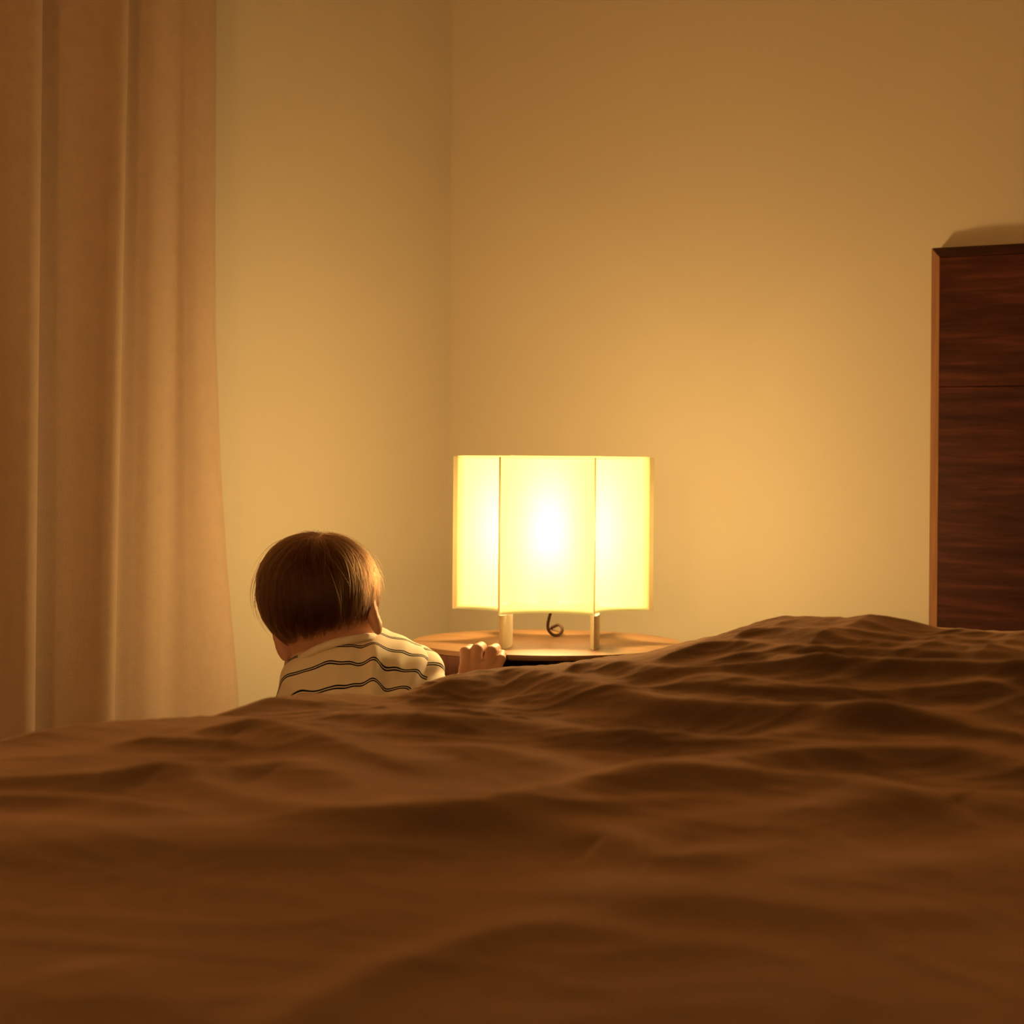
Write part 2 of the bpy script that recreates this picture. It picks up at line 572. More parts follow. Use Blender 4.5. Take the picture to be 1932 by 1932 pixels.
# ridges: crest lines (photo pixels), height, width, taper at start / end
ridges = [
    ([(1370, 1192), (1440, 1183), (1500, 1187), (1600, 1203), (1750, 1213), (1960, 1219)], 0.009, 0.022, 0.1, 0.1),
    ([(1270, 1229), (1340, 1211), (1420, 1211), (1500, 1222), (1600, 1240)], 0.008, 0.020, 0.0, 0.4),
    ([(1480, 1230), (1560, 1226), (1700, 1232), (1960, 1234)], 0.006, 0.018, 0.3, 0.1),
    ([(1040, 1258), (1110, 1250), (1190, 1249), (1290, 1259), (1420, 1250), (1530, 1243), (1700, 1251), (1960, 1258)], 0.011, 0.026, 0.1, 0.0),
    ([(1180, 1284), (1300, 1278), (1400, 1282), (1520, 1299), (1700, 1302), (1960, 1284)], 0.009, 0.024, 0.3, 0.1),
    ([(850, 1279), (960, 1261), (1060, 1268), (1150, 1291), (1250, 1312), (1400, 1326), (1600, 1333), (1800, 1328), (1960, 1322)], 0.017, 0.038, 0.0, 0.3),
    ([(640, 1312), (760, 1330), (860, 1346), (960, 1352), (1100, 1372), (1250, 1389), (1400, 1390), (1500, 1377), (1650, 1350), (1800, 1343), (1960, 1345)], 0.014, 0.042, 0.2, 0.35),
    ([(760, 1318), (880, 1333), (1000, 1354), (1150, 1381)], 0.005, 0.014, 0.3, 0.4),
    ([(1290, 1243), (1400, 1236), (1480, 1243), (1600, 1262), (1700, 1266)], 0.004, 0.013, 0.3, 0.3),
    ([(1560, 1275), (1700, 1268), (1850, 1272), (1960, 1268)], 0.004, 0.014, 0.3, 0.1),
    ([(1160, 1300), (1300, 1296), (1420, 1310), (1560, 1318)], 0.004, 0.013, 0.3, 0.3),
    ([(1500, 1196), (1640, 1192), (1780, 1200), (1940, 1204)], 0.004, 0.014, 0.3, 0.1),
    ([(1480, 1372), (1650, 1362), (1800, 1372), (1960, 1380)], 0.005, 0.020, 0.3, 0.1),
    ([(560, 1340), (700, 1350), (840, 1374), (960, 1392)], 0.004, 0.016, 0.3, 0.4),
    ([(1100, 1402), (1250, 1408), (1400, 1402)], 0.004, 0.016, 0.4, 0.4),
    ([(180, 1400), (300, 1392), (420, 1400), (520, 1418)], 0.005, 0.022, 0.3, 0.4),
    ([(300, 1362), (480, 1355), (560, 1371), (640, 1396), (760, 1422), (880, 1440)], 0.015, 0.040, 0.2, 0.5),
    ([(60, 1440), (220, 1432), (330, 1440), (480, 1436), (560, 1434), (660, 1468), (760, 1515), (900, 1521), (1020, 1500), (1200, 1462), (1350, 1432), (1500, 1417), (1700, 1406), (1850, 1420), (1960, 1444)], 0.0125, 0.043, 0.3, 0.0),
    ([(700, 1400), (850, 1404), (1000, 1430), (1130, 1468), (1240, 1452)], 0.006, 0.030, 0.4, 0.4),
    ([(0, 1462), (200, 1455), (330, 1452), (420, 1490), (560, 1530), (700, 1546), (900, 1541), (1050, 1500), (1200, 1470)], 0.010, 0.036, 0.0, 0.4),
    ([(0, 1500), (160, 1505), (300, 1530), (450, 1548)], 0.007, 0.025, 0.0, 0.5),
    ([(-40, 1545), (300, 1562), (700, 1572), (966, 1560), (1300, 1552), (1500, 1530), (1800, 1512), (1960, 1512)], 0.008, 0.070, 0.0, 0.0),
    ([(1080, 1492), (1250, 1468), (1420, 1462), (1600, 1478), (1760, 1516), (1850, 1520)], 0.012, 0.040, 0.3, 0.4),
    ([(900, 1535), (1080, 1540), (1250, 1520), (1400, 1500)], 0.005, 0.020, 0.4, 0.4),
    ([(1000, 1590), (1150, 1578), (1260, 1618), (1400, 1600), (1600, 1560)], 0.008, 0.030, 0.4, 0.4),
    ([(-40, 1600), (250, 1600), (600, 1608), (900, 1600)], 0.004, 0.050, 0.0, 0.5),
    ([(900, 1660), (1200, 1665), (1500, 1650), (1960, 1610)], 0.006, 0.065, 0.4, 0.0),
    ([(1000, 1720), (1300, 1700), (1600, 1720), (1960, 1700)], 0.003, 0.035, 0.4, 0.2),
    ([(480, 1960), (640, 1860), (780, 1800), (1000, 1745), (1300, 1770), (1600, 1760)], 0.0035, 0.022, 0.0, 0.5),
    ([(120, 1800), (240, 1850), (350, 1930)], 0.003, 0.03, 0.3, 0.0),
]
marchZ = np.arange(0.72, 3.0, 0.004)
P2 = np.stack([XX.ravel(), YY.ravel()], 1).astype(np.float32)
dz = np.zeros(len(P2), dtype=np.float32)
for line, A, W, t0, t1 in ridges:
    g = []
    for px, py in line:
        r3 = ray(px, py)
        qx, qy, qz = r3[0] * marchZ, r3[1] * marchZ, EYE + r3[2] * marchZ
        below = qz < zfloor(np.maximum(qx, XE), qy) + A
        k = int(np.argmax(below)) if below.any() else len(marchZ) - 1
        g.append((qx[k], qy[k]))
    c = catmull(g, 10).astype(np.float32)
    best = np.full(len(P2), 1e9, dtype=np.float32)
    bi = np.zeros(len(P2), dtype=np.float32)
    for j in range(len(c) - 1):
        a, b = c[j], c[j + 1]
        ab = b - a
        tt = np.clip(((P2 - a) @ ab) / max(float(ab @ ab), 1e-9), 0, 1)
        d = np.hypot(P2[:, 0] - a[0] - tt * ab[0], P2[:, 1] - a[1] - tt * ab[1])
        mk = d < best
        best[mk] = d[mk]
        bi[mk] = (j + tt[mk]) / (len(c) - 1)
    tp = np.ones_like(bi)
    if t0:
        tp *= sstep(0, t0, bi)
    if t1:
        tp *= sstep(1, 1 - t1, bi)
    dz += A * tp * np.exp(-(best / W) ** 1.7)
edge_fade = sstep(0.0, 0.10, XX - XE)
z += dz.reshape(XX.shape) * edge_fade
# small wrinkles
wx = XX + 0.05 * perlin(XX * 5, YY * 5, 3)
wy = YY + 0.05 * perlin(XX * 5 + 9, YY * 5, 4)
far = sstep(1.0, 1.9, YY)
rd = 1 - np.abs(perlin(wx * 6, wy * 10, 5))
z += 0.0030 * (rd ** 3 - 0.5) * (0.3 + 0.7 * edge_fade) * (0.35 + 0.65 * far)
rd2 = 1 - np.abs(perlin(wx * 14 + 3, wy * 22, 6))
z += 0.0014 * (rd2 ** 3 - 0.4) * (0.25 + 0.75 * far)
z += 0.0005 * perlin(wx * 45, wy * 60, 8) * (0.2 + 0.8 * far)
z += 0.004 * perlin(XX * 3.0, YY * 4.0, 12) * edge_fade
z = np.maximum(z, 0.492)
# drop past the edges, with loose folds in the hanging part
drop = dl[:, None] + drr[:, None] + df[None, :]
hang = sstep(0.02, 0.2, drop)
Xg = np.repeat(xg[:, None], len(yg), 1)
Yg = np.repeat(yg[None, :], len(xg), 0)
fold = 0.02 * np.sin(Yg * 21 + 2 * np.sin(Yg * 5)) * hang
Xg = Xg - np.where(dl[:, None] > 0.02, 1, 0) * (0.012 * hang + fold) + np.where(drr[:, None] > 0.02, 1, 0) * fold
Yg = Yg - np.where(df[None, :] > 0.02, 1, 0) * 0.02 * np.sin(Xg * 19) * hang
zfin = np.maximum(z - drop, 0.20)
V = np.stack([Xg, Yg, zfin], -1).reshape(-1, 3)
n0, n1 = XX.shape
idx = np.arange(n0 * n1).reshape(n0, n1)
F = np.stack([idx[:-1, :-1], idx[1:, :-1], idx[1:, 1:], idx[:-1, 1:]], -1).reshape(-1, 4)
duvet = link_mesh('duvet', mesh_np('duvet', V, F), M_DUVET)
so = duvet.modifiers.new('thickness', 'SOLIDIFY')
so.thickness = 0.012
so.offset = -1.0
tag(duvet, 'rumpled brown linen duvet spread over the bed in the foreground', 'duvet')

# ------------------------------------------------------------------ side table
TZ = 0.5015
tc_ = pc(1033, 1213, 3.10)
TC = cw(tc_[0], 3.10, 0)
TR = 0.2065
table = empty('side_table', (TC[0], TC[1], 0))
tag(table, 'round wooden drum side table beside the bed, holding the lit lamp', 'side table')
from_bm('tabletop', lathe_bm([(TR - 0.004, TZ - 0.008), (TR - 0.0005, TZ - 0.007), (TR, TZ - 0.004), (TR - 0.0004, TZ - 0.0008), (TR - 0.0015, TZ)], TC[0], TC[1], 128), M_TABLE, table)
# drum wall with an opening towards the bed
bm = bmesh.new()
toward = math.atan2(-TC[1], -TC[0])
a0, a1 = toward + math.radians(-28), toward + math.radians(64)
a0, a1 = toward - math.radians(26), toward + math.radians(68)
ro, ri = TR - 0.002, TR - 0.016
seg = 96
rings = []
for k in range(seg + 1):
    a = a1 + (2 * math.pi - (a1 - a0)) * k / seg
    ca, sa = math.cos(a), math.sin(a)
    rings.append([bm.verts.new((TC[0] + r * ca, TC[1] + r * sa, zq)) for r, zq in ((ro, 0.0), (ro, TZ - 0.008), (ri, TZ - 0.008), (ri, 0.0))])
for p, q in zip(rings, rings[1:]):
    for k in range(4):
        j = (k + 1) % 4
        bm.faces.new((p[k], q[k], q[j], p[j]))
bm.faces.new(rings[0])
bm.faces.new(rings[-1][::-1])
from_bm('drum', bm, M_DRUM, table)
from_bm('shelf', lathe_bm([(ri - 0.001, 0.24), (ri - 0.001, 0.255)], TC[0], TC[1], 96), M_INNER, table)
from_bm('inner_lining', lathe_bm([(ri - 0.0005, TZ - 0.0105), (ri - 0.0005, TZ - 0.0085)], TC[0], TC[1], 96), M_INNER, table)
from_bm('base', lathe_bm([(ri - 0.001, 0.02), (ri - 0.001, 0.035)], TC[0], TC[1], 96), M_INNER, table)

# ------------------------------------------------------------------ lamp
LX, LZ = pc(1044.5, 1000, 3.10)[0], 3.10
lamp = empty('table_lamp', cw(LX, LZ, TZ))
tag(lamp, 'lit cream table lamp with a six sided curved shade, standing on the round side table', 'lamp')


def lw(lx, ly, z):
    return cw(LX + lx, LZ - ly, z)


SB, STOP = 0.5515, 0.7838
ridge = [(-0.081, 0.122), (0.0570, 0.122), (0.1452, 0.022), (0.0770, -0.122), (-0.0665, -0.122), (-0.1475, 0.008)]
sags = [0.040, 0.030, 0.030, 0.040, 0.030, 0.030]

m, nt, b, out = new_mat('lamp_shade')
at = N(nt, 'ShaderNodeAttribute', attribute_name='hem')
trl = N(nt, 'ShaderNodeBsdfTranslucent')
trl.inputs[0].default_value = (0.60, 0.60, 0.44, 1)
dif = N(nt, 'ShaderNodeBsdfDiffuse')
dif.inputs[0].default_value = (0.36, 0.30, 0.20, 1)
tra = N(nt, 'ShaderNodeBsdfTransparent')
tra.inputs[0].default_value = (SHADE_T, SHADE_T, SHADE_T, 1)
mr = N(nt, 'ShaderNodeMapRange')
mr.inputs['To Min'].default_value = SHADE_A
mr.inputs['To Max'].default_value = 0.02
nt.links.new(at.outputs['Fac'], mr.inputs['Value'])
mx1 = N(nt, 'ShaderNodeMixShader')
nt.links.new(mr.outputs[0], mx1.inputs[0])
nt.links.new(tra.outputs[0], mx1.inputs[1])
nt.links.new(trl.outputs[0], mx1.inputs[2])
mr2 = N(nt, 'ShaderNodeMapRange')
mr2.inputs['To Min'].default_value = 0.0
mr2.inputs['To Max'].default_value = 0.6
nt.links.new(at.outputs['Fac'], mr2.inputs['Value'])
mx2 = N(nt, 'ShaderNodeMixShader')
nt.links.new(mr2.outputs[0], mx2.inputs[0])
nt.links.new(mx1.outputs[0], mx2.inputs[1])
nt.links.new(dif.outputs[0], mx2.inputs[2])
em = N(nt, 'ShaderNodeEmission')
em.inputs[0].default_value = (1.0, 0.66, 0.125, 1)
mr3 = N(nt, 'ShaderNodeMapRange')
mr3.inputs['To Min'].default_value = SHADE_GLOW
mr3.inputs['To Max'].default_value = SHADE_GLOW * 0.18
nt.links.new(at.outputs['Fac'], mr3.inputs['Value'])
nt.links.new(mr3.outputs[0], em.inputs[1])
ad = N(nt, 'ShaderNodeAddShader')
nt.links.new(mx2.outputs[0], ad.inputs[0])
nt.links.new(em.outputs[0], ad.inputs[1])
nt.links.new(ad.outputs[0], out.inputs['Surface'])
M_SHADE = m

for k in range(6):
    p, q = np.array(ridge[k]), np.array(ridge[(k + 1) % 6])
    mid = (p + q) / 2
    inn = -mid / np.linalg.norm(mid)
    L = np.linalg.norm(q - p)
    nu, nv = 41, 61
    vv = []
    hem = []
    e = 0.0008 / L
    for i in range(nu):
        tpar = e + (1 - 2 * e) * i / (nu - 1)
        c = p + (q - p) * tpar + inn * sags[k] * (1 - (2 * tpar - 1) ** 2)
        for j in range(nv):
            s = j / (nv - 1)
            zt = SB + (STOP - SB) * (s ** 1.25 if s < 0.0 else s)
            zt = SB + (STOP - SB) * (0.5 - 0.5 * math.cos(math.pi * s))
            vv.append(lw(c[0], c[1], zt))
            db = zt - SB
            ds = min(tpar, 1 - tpar) * L
            hm = 1 - float(sstep(0.001, 0.0085, np.array(db)))
            hm = max(hm, 0.0 * (1 - float(sstep(0.0, 0.004, np.array(STOP - zt)))))
            if k in (1, 2, 4, 5):
                outer = (1 - tpar) * L if k in (1, 4) else tpar * L
                hm = max(hm, 0.8 * (1 - float(sstep(0.0, 0.010, np.array(outer)))))
            hem.append(hm)
    ix = np.arange(nu * nv).reshape(nu, nv)
    ff = np.stack([ix[:-1, :-1], ix[1:, :-1], ix[1:, 1:], ix[:-1, 1:]], -1).reshape(-1, 4)
    me = mesh_np('shade_panel', vv, ff)
    a_ = me.attributes.new('hem', 'FLOAT', 'POINT')
    a_.data.foreach_set('value', np.array(hem, dtype=np.float32))
    link_mesh('shade_panel', me, M_SHADE, lamp)
    # slim strip joining two panels, standing proud of the ridge
    r_ = p / np.linalg.norm(p)
    n_ = np.array([-r_[1], r_[0]])
    hw = 0.00045
    o_ = 0.0055 if k in (2, 5) else 0.003
    poly = [p - n_ * hw - r_ * 0.001, p + n_ * hw - r_ * 0.001, p + n_ * hw + r_ * o_, p - n_ * hw + r_ * o_]
    from_bm('edge_strip', prism_bm([lw(v[0], v[1], 0)[:2] for v in poly], SB, STOP - 0.001), M_FIN, lamp)

def blade(wid, depth, left):
    arc = [(wid * math.sin(q), 0.0025 - depth * (1 - math.cos(q))) for q in np.linspace(0, math.pi / 2, 15)]
    inner = [(wid - 0.0055, -depth * 0.96), (wid - 0.009, -depth * 0.55)] if left is None else [(wid - 0.0055, -depth * 0.96), (left[0] + 0.003, left[1] - 0.012), left]
    return arc + inner + ([(0.002, -0.020)] if left is None else [])


legs = [
    (0, blade(0.0200, 0.085, None)),
    (1, blade(0.0122, 0.088, (-0.0040, -0.022))),
    (3, [(0, -0.0), (-0.004, 0.008), (-0.009, 0.030), (-0.012, 0.060), (-0.008, 0.060), (-0.001, 0.02)]),
    (4, [(0, -0.0), (-0.004, 0.006), (-0.0085, 0.020), (-0.0095, 0.040), (-0.006, 0.040), (-0.001, 0.02)]),
]
for k, poly in legs:
    P_ = [lw(ridge[k][0] + x, ridge[k][1] + y, 0)[:2] for x, y in poly]
    from_bm('leg', prism_bm(P_, TZ, SB - 0.0004, 0.0003), M_LAMPWOOD, lamp)

# a flat diffuser a little below the top rim and an opaque plate above the bottom rim
outl = []
for k in range(6):
    p, q = np.array(ridge[k]), np.array(ridge[(k + 1) % 6])
    inn = -(p + q) / np.linalg.norm(p + q)
    for i in range(12):
        tp_ = i / 12
        c = (p + (q - p) * tp_ + inn * sags[k] * (1 - (2 * tp_ - 1) ** 2)) * 0.985
        outl.append(lw(c[0], c[1], 0)[:2])
m, nt, b, out = new_mat('lamp_plate')
trl = N(nt, 'ShaderNodeBsdfTranslucent')
trl.inputs[0].default_value = (0.92, 0.86, 0.74, 1)
dif = N(nt, 'ShaderNodeBsdfDiffuse')
dif.inputs[0].default_value = (0.012, 0.010, 0.008, 1)
mx = N(nt, 'ShaderNodeMixShader')
mx.inputs[0].default_value = 0.90
nt.links.new(trl.outputs[0], mx.inputs[1])
nt.links.new(dif.outputs[0], mx.inputs[2])
nt.links.new(mx.outputs[0], out.inputs['Surface'])
M_PLATE = m
for nm, zq in (('top_diffuser', STOP - 0.006), ('base_plate', SB + 0.0015)):
    bm = bmesh.new()
    bm.faces.new([bm.verts.new((x, y, zq)) for x, y in outl])
    from_bm(nm, bm, M_SHADE if nm == 'top_diffuser' else M_PLATE, lamp)

# bulb, socket, spider arms, cord
bx = -0.009
bz = 0.671
m, nt, b, out = new_mat('bulb_glass')
gl = N(nt, 'ShaderNodeBsdfGlossy', Roughness=0.05)
tb = N(nt, 'ShaderNodeBsdfTransparent')
mx = N(nt, 'ShaderNodeMixShader')
mx.inputs[0].default_value = 0.03
nt.links.new(tb.outputs[0], mx.inputs[1])
nt.links.new(gl.outputs[0], mx.inputs[2])
nt.links.new(mx.outputs[0], out.inputs['Surface'])
pl = bpy.data.lights.new('lamp_light', 'POINT')
pl.energy = BULB_WATTS
pl.color = BULB_COLOR
pl.shadow_soft_size = 0.034
po = bpy.data.objects.new('lamp_light', pl)
COL.objects.link(po)
po.location = lw(bx, 0, bz)
bpy.context.view_layer.update()
po.parent = lamp
po.matrix_parent_inverse = lamp.matrix_world.inverted()
bm = bmesh.new()
bmesh.ops.create_icosphere(bm, subdivisions=2, radius=0.024)
bc = Vector(lw(bx, 0, bz))
for v in bm.verts:
    v.co += bc
from_bm('bulb', bm, m, lamp, True)
sc_ = lw(bx, 0, 0)
from_bm('socket', lathe_bm([(0.012, SB + 0.003), (0.016, SB + 0.008), (0.016, bz - 0.03), (0.010, bz - 0.0225)], sc_[0], sc_[1], 24), M_SOCKET, lamp)
cord_px = [(1041, 1090, 3.10), (1041, 1120, 3.10), (1040, 1150, 3.11), (1036, 1166, 3.13), (1033.5, 1181, 3.15), (1036.5, 1191.5, 3.165), (1045, 1198, 3.175), (1054, 1197.5, 3.185),
           (1060, 1192, 3.2), (1060, 1184, 3.22), (1054, 1179, 3.25), (1046, 1182, 3.28), (1040, 1187, 3.312), (1037, 1215, 3.325), (1035, 1400, 3.33), (1035, 1416, 3.34)]
tube('cord', [cw(*pc(*p)) for p in cord_px], 0.0024, M_CORD, lamp, 12, 8)


# ------------------------------------------------------------------ fill lamp added out of view, to brighten from the camera side
FLX, FLY = 0.95, -3.15
fill_lamp = empty('added_fill_lamp', (FLX, FLY, 0))
tag(fill_lamp, 'added fill light shaped as a slim dark floor lamp with an opal globe, unseen behind the camera', 'added fill lamp')
M_STEEL = plain('dark_metal', (0.05, 0.045, 0.04), 0.4, 0.5, Metallic=0.8)
from_bm('base', lathe_bm([(0.13, 0.0), (0.13, 0.012), (0.02, 0.022)], FLX, FLY, 48), M_STEEL, fill_lamp, True)
from_bm('pole', lathe_bm([(0.011, 0.02), (0.011, 1.06)], FLX, FLY, 20), M_STEEL, fill_lamp, True)
m, nt, b, out = new_mat('fill_globe')
em = N(nt, 'ShaderNodeEmission')
em.inputs[0].default_value = (*FILL_COLOR, 1)
em.inputs[1].default_value = FILL
nt.links.new(em.outputs[0], out.inputs['Surface'])
bm = bmesh.new()
bmesh.ops.create_icosphere(bm, subdivisions=3, radius=0.15)
for v in bm.verts:
    v.co += Vector((FLX, FLY, 1.205))
from_bm('globe', bm, m, fill_lamp, True)

# ------------------------------------------------------------------ implicit surfaces for the child
def smin(a, b, k):
    h = np.clip(0.5 + 0.5 * (b - a) / k, 0, 1)
    return b + (a - b) * h - k * h * (1 - h)


class Field:
    def __init__(self, lo, hi, vox):
        self.lo = np.array(lo, dtype=float)
        self.vox = vox
        self.n = np.ceil((np.array(hi) - self.lo) / vox).astype(int) + 1
        self.f = np.full(self.n, 0.05, dtype=np.float32)

    def _box(self, lo, hi):
        a = np.clip(np.floor((lo - self.lo) / self.vox).astype(int), 0, self.n - 1)
        b = np.clip(np.ceil((hi - self.lo) / self.vox).astype(int) + 1, 1, self.n)
        if np.any(b <= a):
            return None, None
        sl = tuple(slice(i, j) for i, j in zip(a, b))
        ax = [self.lo[i] + self.vox * np.arange(a[i], b[i]) for i in range(3)]
        return sl, np.stack(np.meshgrid(*ax, indexing='ij'), -1).astype(np.float32)

    def _put(self, sl, d, k, sub=False):
        g = self.f[sl]
        if sub:
            self.f[sl] = -smin(-g, d, k)
        else:
            self.f[sl] = smin(g, d, k)

    def cap(self, a, b, ra, rb, k=0.01):
        a, b = np.array(a, dtype=float), np.array(b, dtype=float)
        m_ = max(ra, rb) + k + 3 * self.vox
        sl, p = self._box(np.minimum(a, b) - m_, np.maximum(a, b) + m_)
        if sl is None:
            return
        ab = (b - a).astype(np.float32)
        t_ = np.clip(((p - a.astype(np.float32)) @ ab) / max(float(ab @ ab), 1e-9), 0, 1)
        d = np.linalg.norm(p - a.astype(np.float32) - t_[..., None] * ab, axis=-1) - (ra + (rb - ra) * t_)
        self._put(sl, d, k)

    def ell(self, c, r, R=None, k=0.01, sub=False):
        c, r = np.array(c, dtype=float), np.array(r, dtype=float)
        m_ = r.max() + k + 3 * self.vox
        sl, p = self._box(c - m_, c + m_)
        if sl is None:
            return
        q = p - c.astype(np.float32)
        if R is not None:
            q = q @ np.array(R, dtype=np.float32).T     # rows of R are the local axes
        k0 = np.linalg.norm(q / r.astype(np.float32), axis=-1)
        k1 = np.linalg.norm(q / (r * r).astype(np.float32), axis=-1)
        d = k0 * (k0 - 1) / np.maximum(k1, 1e-6)
        self._put(sl, d, k, sub)

    def mesh(self):
        f = self.f
        n = np.array(f.shape) - 1
        ins = f < 0
        c = [ins[dx:dx + n[0], dy_:dy_ + n[1], dz_:dz_ + n[2]] for dx in (0, 1) for dy_ in (0, 1) for dz_ in (0, 1)]
        s = sum(a.astype(np.int8) for a in c)
        act = np.argwhere((s > 0) & (s < 8))
        ids = np.full(n, -1, dtype=np.int64)
        ids[tuple(act.T)] = np.arange(len(act))
        acc = np.zeros((len(act), 3))
        cnt = np.zeros(len(act))
        offs = np.array([(dx, dy_, dz_) for dx in (0, 1) for dy_ in (0, 1) for dz_ in (0, 1)])
        val = np.stack([f[tuple((act + o).T)] for o in offs], 1)
        for i in range(8):
            for j in range(i + 1, 8):
                if np.abs(offs[i] - offs[j]).sum() == 1:
                    mk = (val[:, i] < 0) != (val[:, j] < 0)
                    t_ = val[mk, i] / (val[mk, i] - val[mk, j])
                    acc[mk] += offs[i] + t_[:, None] * (offs[j] - offs[i])
                    cnt[mk] += 1
        V_ = self.lo + self.vox * (act + acc / cnt[:, None])
        quads = []
        for ax in range(3):
            u, v = [(1, 2), (2, 0), (0, 1)][ax]
            A_ = np.take(ins, range(0, f.shape[ax] - 1), axis=ax)
            B_ = np.take(ins, range(1, f.shape[ax]), axis=ax)
            for flip, mk in ((False, A_ & ~B_), (True, ~A_ & B_)):
                e_ = np.argwhere(mk)
                e_ = e_[(e_[:, u] > 0) & (e_[:, v] > 0) & (e_[:, u] < n[u]) & (e_[:, v] < n[v])]
                if not len(e_):
                    continue
                du, dv = np.zeros(3, int), np.zeros(3, int)
                du[u], dv[v] = 1, 1
                q = np.stack([ids[tuple((e_ - du - dv).T)], ids[tuple((e_ - dv).T)], ids[tuple(e_.T)], ids[tuple((e_ - du).T)]], 1)
                quads.append(q[:, ::-1] if flip else q)
        return V_, np.vstack(quads)


def relax(V_, Q, it=2, lam=0.5):
    e = np.vstack([Q[:, [0, 1]], Q[:, [1, 2]], Q[:, [2, 3]], Q[:, [3, 0]]])
    deg = np.bincount(e.ravel(), minlength=len(V_)).astype(float)
    for _ in range(it):
        s = np.zeros_like(V_)
        for k in range(3):
            s[:, k] = np.bincount(e[:, 0], V_[e[:, 1], k], len(V_)) + np.bincount(e[:, 1], V_[e[:, 0], k], len(V_))
        V_ = V_ + lam * (s / deg[:, None] - V_)
    return V_


def vnormals(V_, Q):
    nn = np.cross(V_[Q[:, 2]] - V_[Q[:, 0]], V_[Q[:, 3]] - V_[Q[:, 1]])
    out = np.zeros_like(V_)
    for k in range(4):
        for a in range(3):
            out[:, a] += np.bincount(Q[:, k], nn[:, a], len(V_))
    return out / np.maximum(np.linalg.norm(out, axis=1), 1e-9)[:, None]


def v3(*a):
    return np.array(a, dtype=float)


ZC = 2.60
CS = 2.85 / ZC            # the child is modelled at depth 2.60 and enlarged about the eye point to stand at depth 2.85


def child_p(p):
    p = np.asarray(p, dtype=np.float64)
    c = np.array([0, 0, EYE])
    return c + CS * (p - c)


def child_w(p):
    return cw_arr(child_p(p))


HCN = v3(*pc(600, 1111, ZC))
hu = v3(-0.27, 0.12, 0.95)
hu /= np.linalg.norm(hu)
hf = v3(0.16, 1.0, -0.12)
hf -= hu * hf.dot(hu)
hf /= np.linalg.norm(hf)
hr_ = np.cross(hf, hu)
HR = np.stack([hr_, hf, hu])


def hd(r, f, u):
    return HCN + r * hr_ + f * hf + u * hu


neck_hi = hd(0.004, 0.002, -0.055)
neck_lo = v3(*pc(655, 1250, 2.645))
chest = v3(*pc(678, 1318, 2.64))
belly = v3(-0.222, 2.565, 0.385)
pelvis = v3(-0.228, 2.520, 0.325)
shR = v3(*pc(780, 1276, 2.650))
elR = v3(-0.085, 2.590, 0.395)
wrist = v3(*pc(903, 1312, 2.858))
wrR = v3(0, 0, EYE) + (wrist - v3(0, 0, EYE)) / CS
shL = v3(*pc(566, 1352, 2.640))
elL = v3(-0.318, 2.690, 0.370)
wrL = v3(-0.285, 2.780, 0.315)

# ---- body, coarse grid
fld = Field((-0.46, 2.36, -0.004), (0.06, 2.98, 0.72), 0.003)
fld.ell(HCN, (0.0685, 0.080, 0.070), HR, 0.004)
fld.ell(hd(0, 0.030, -0.040), (0.054, 0.052, 0.046), HR, 0.02)       # face
fld.ell(hd(0, 0.055, -0.068), (0.022, 0.020, 0.016), HR, 0.016)      # chin
for sgn in (-1, 1):
    fld.ell(hd(sgn * 0.032, 0.052, -0.046), (0.022, 0.020, 0.020), HR, 0.012)   # cheek
    fld.ell(hd(sgn * 0.026, 0.086, -0.012), (0.012, 0.010, 0.009), HR, 0.008, sub=True)   # eye socket
fld.ell(hd(0, 0.083, -0.030), (0.008, 0.010, 0.009), HR, 0.006)      # nose
fld.cap(hd(0, 0.078, -0.012), hd(0, 0.084, -0.028), 0.004, 0.006, 0.006)
fld.ell(hd(0, 0.079, -0.050), (0.014, 0.006, 0.004), HR, 0.003)      # lips
for sgn in (-1, 1):
    e_ = hd(sgn * 0.0585, -0.006, -0.049)
    fld.ell(hd(sgn * 0.041, 0.018, -0.056), (0.018, 0.022, 0.021), HR, 0.010)   # jaw
    fld.ell(e_ + hr_ * sgn * 0.004, (0.0092, 0.014, 0.030), HR, 0.004)   # ear
    fld.ell(e_ + hr_ * sgn * 0.0105 + hf * 0.002, (0.004, 0.007, 0.012), HR, 0.003, sub=True)
fld.cap(neck_hi, neck_lo, 0.032, 0.035, 0.016)
fld.cap(neck_hi + hf * 0.015, neck_lo + v3(0, 0.02, 0), 0.03, 0.032, 0.012)
fld.cap(hd(-0.030, 0.004, -0.055), v3(*pc(572, 1266, 2.640)), 0.022, 0.026, 0.014)
fld.ell(chest, (0.082, 0.058, 0.085), None, 0.02)
fld.cap(neck_lo, chest, 0.042, 0.060, 0.03)
fld.cap(chest, belly, 0.070, 0.072, 0.03)
fld.cap(belly, pelvis, 0.072, 0.075, 0.03)
fld.cap(neck_lo, shR, 0.034, 0.032, 0.025)
fld.cap(neck_lo, shL, 0.034, 0.032, 0.025)
fld.cap(shR, elR, 0.030, 0.023, 0.02)
fld.cap(elR, wrR, 0.023, 0.018, 0.01)
fld.cap(shL, elL, 0.030, 0.023, 0.02)
fld.cap(elL, wrL, 0.023, 0.017, 0.01)
hipL, hipR = pelvis + v3(-0.042, 0, -0.02), pelvis + v3(0.042, 0, -0.02)
knL, knR = v3(-0.285, 2.545, 0.215), v3(-0.178, 2.555, 0.215)
anL, anR = v3(-0.290, 2.500, 0.115), v3(-0.172, 2.510, 0.115)
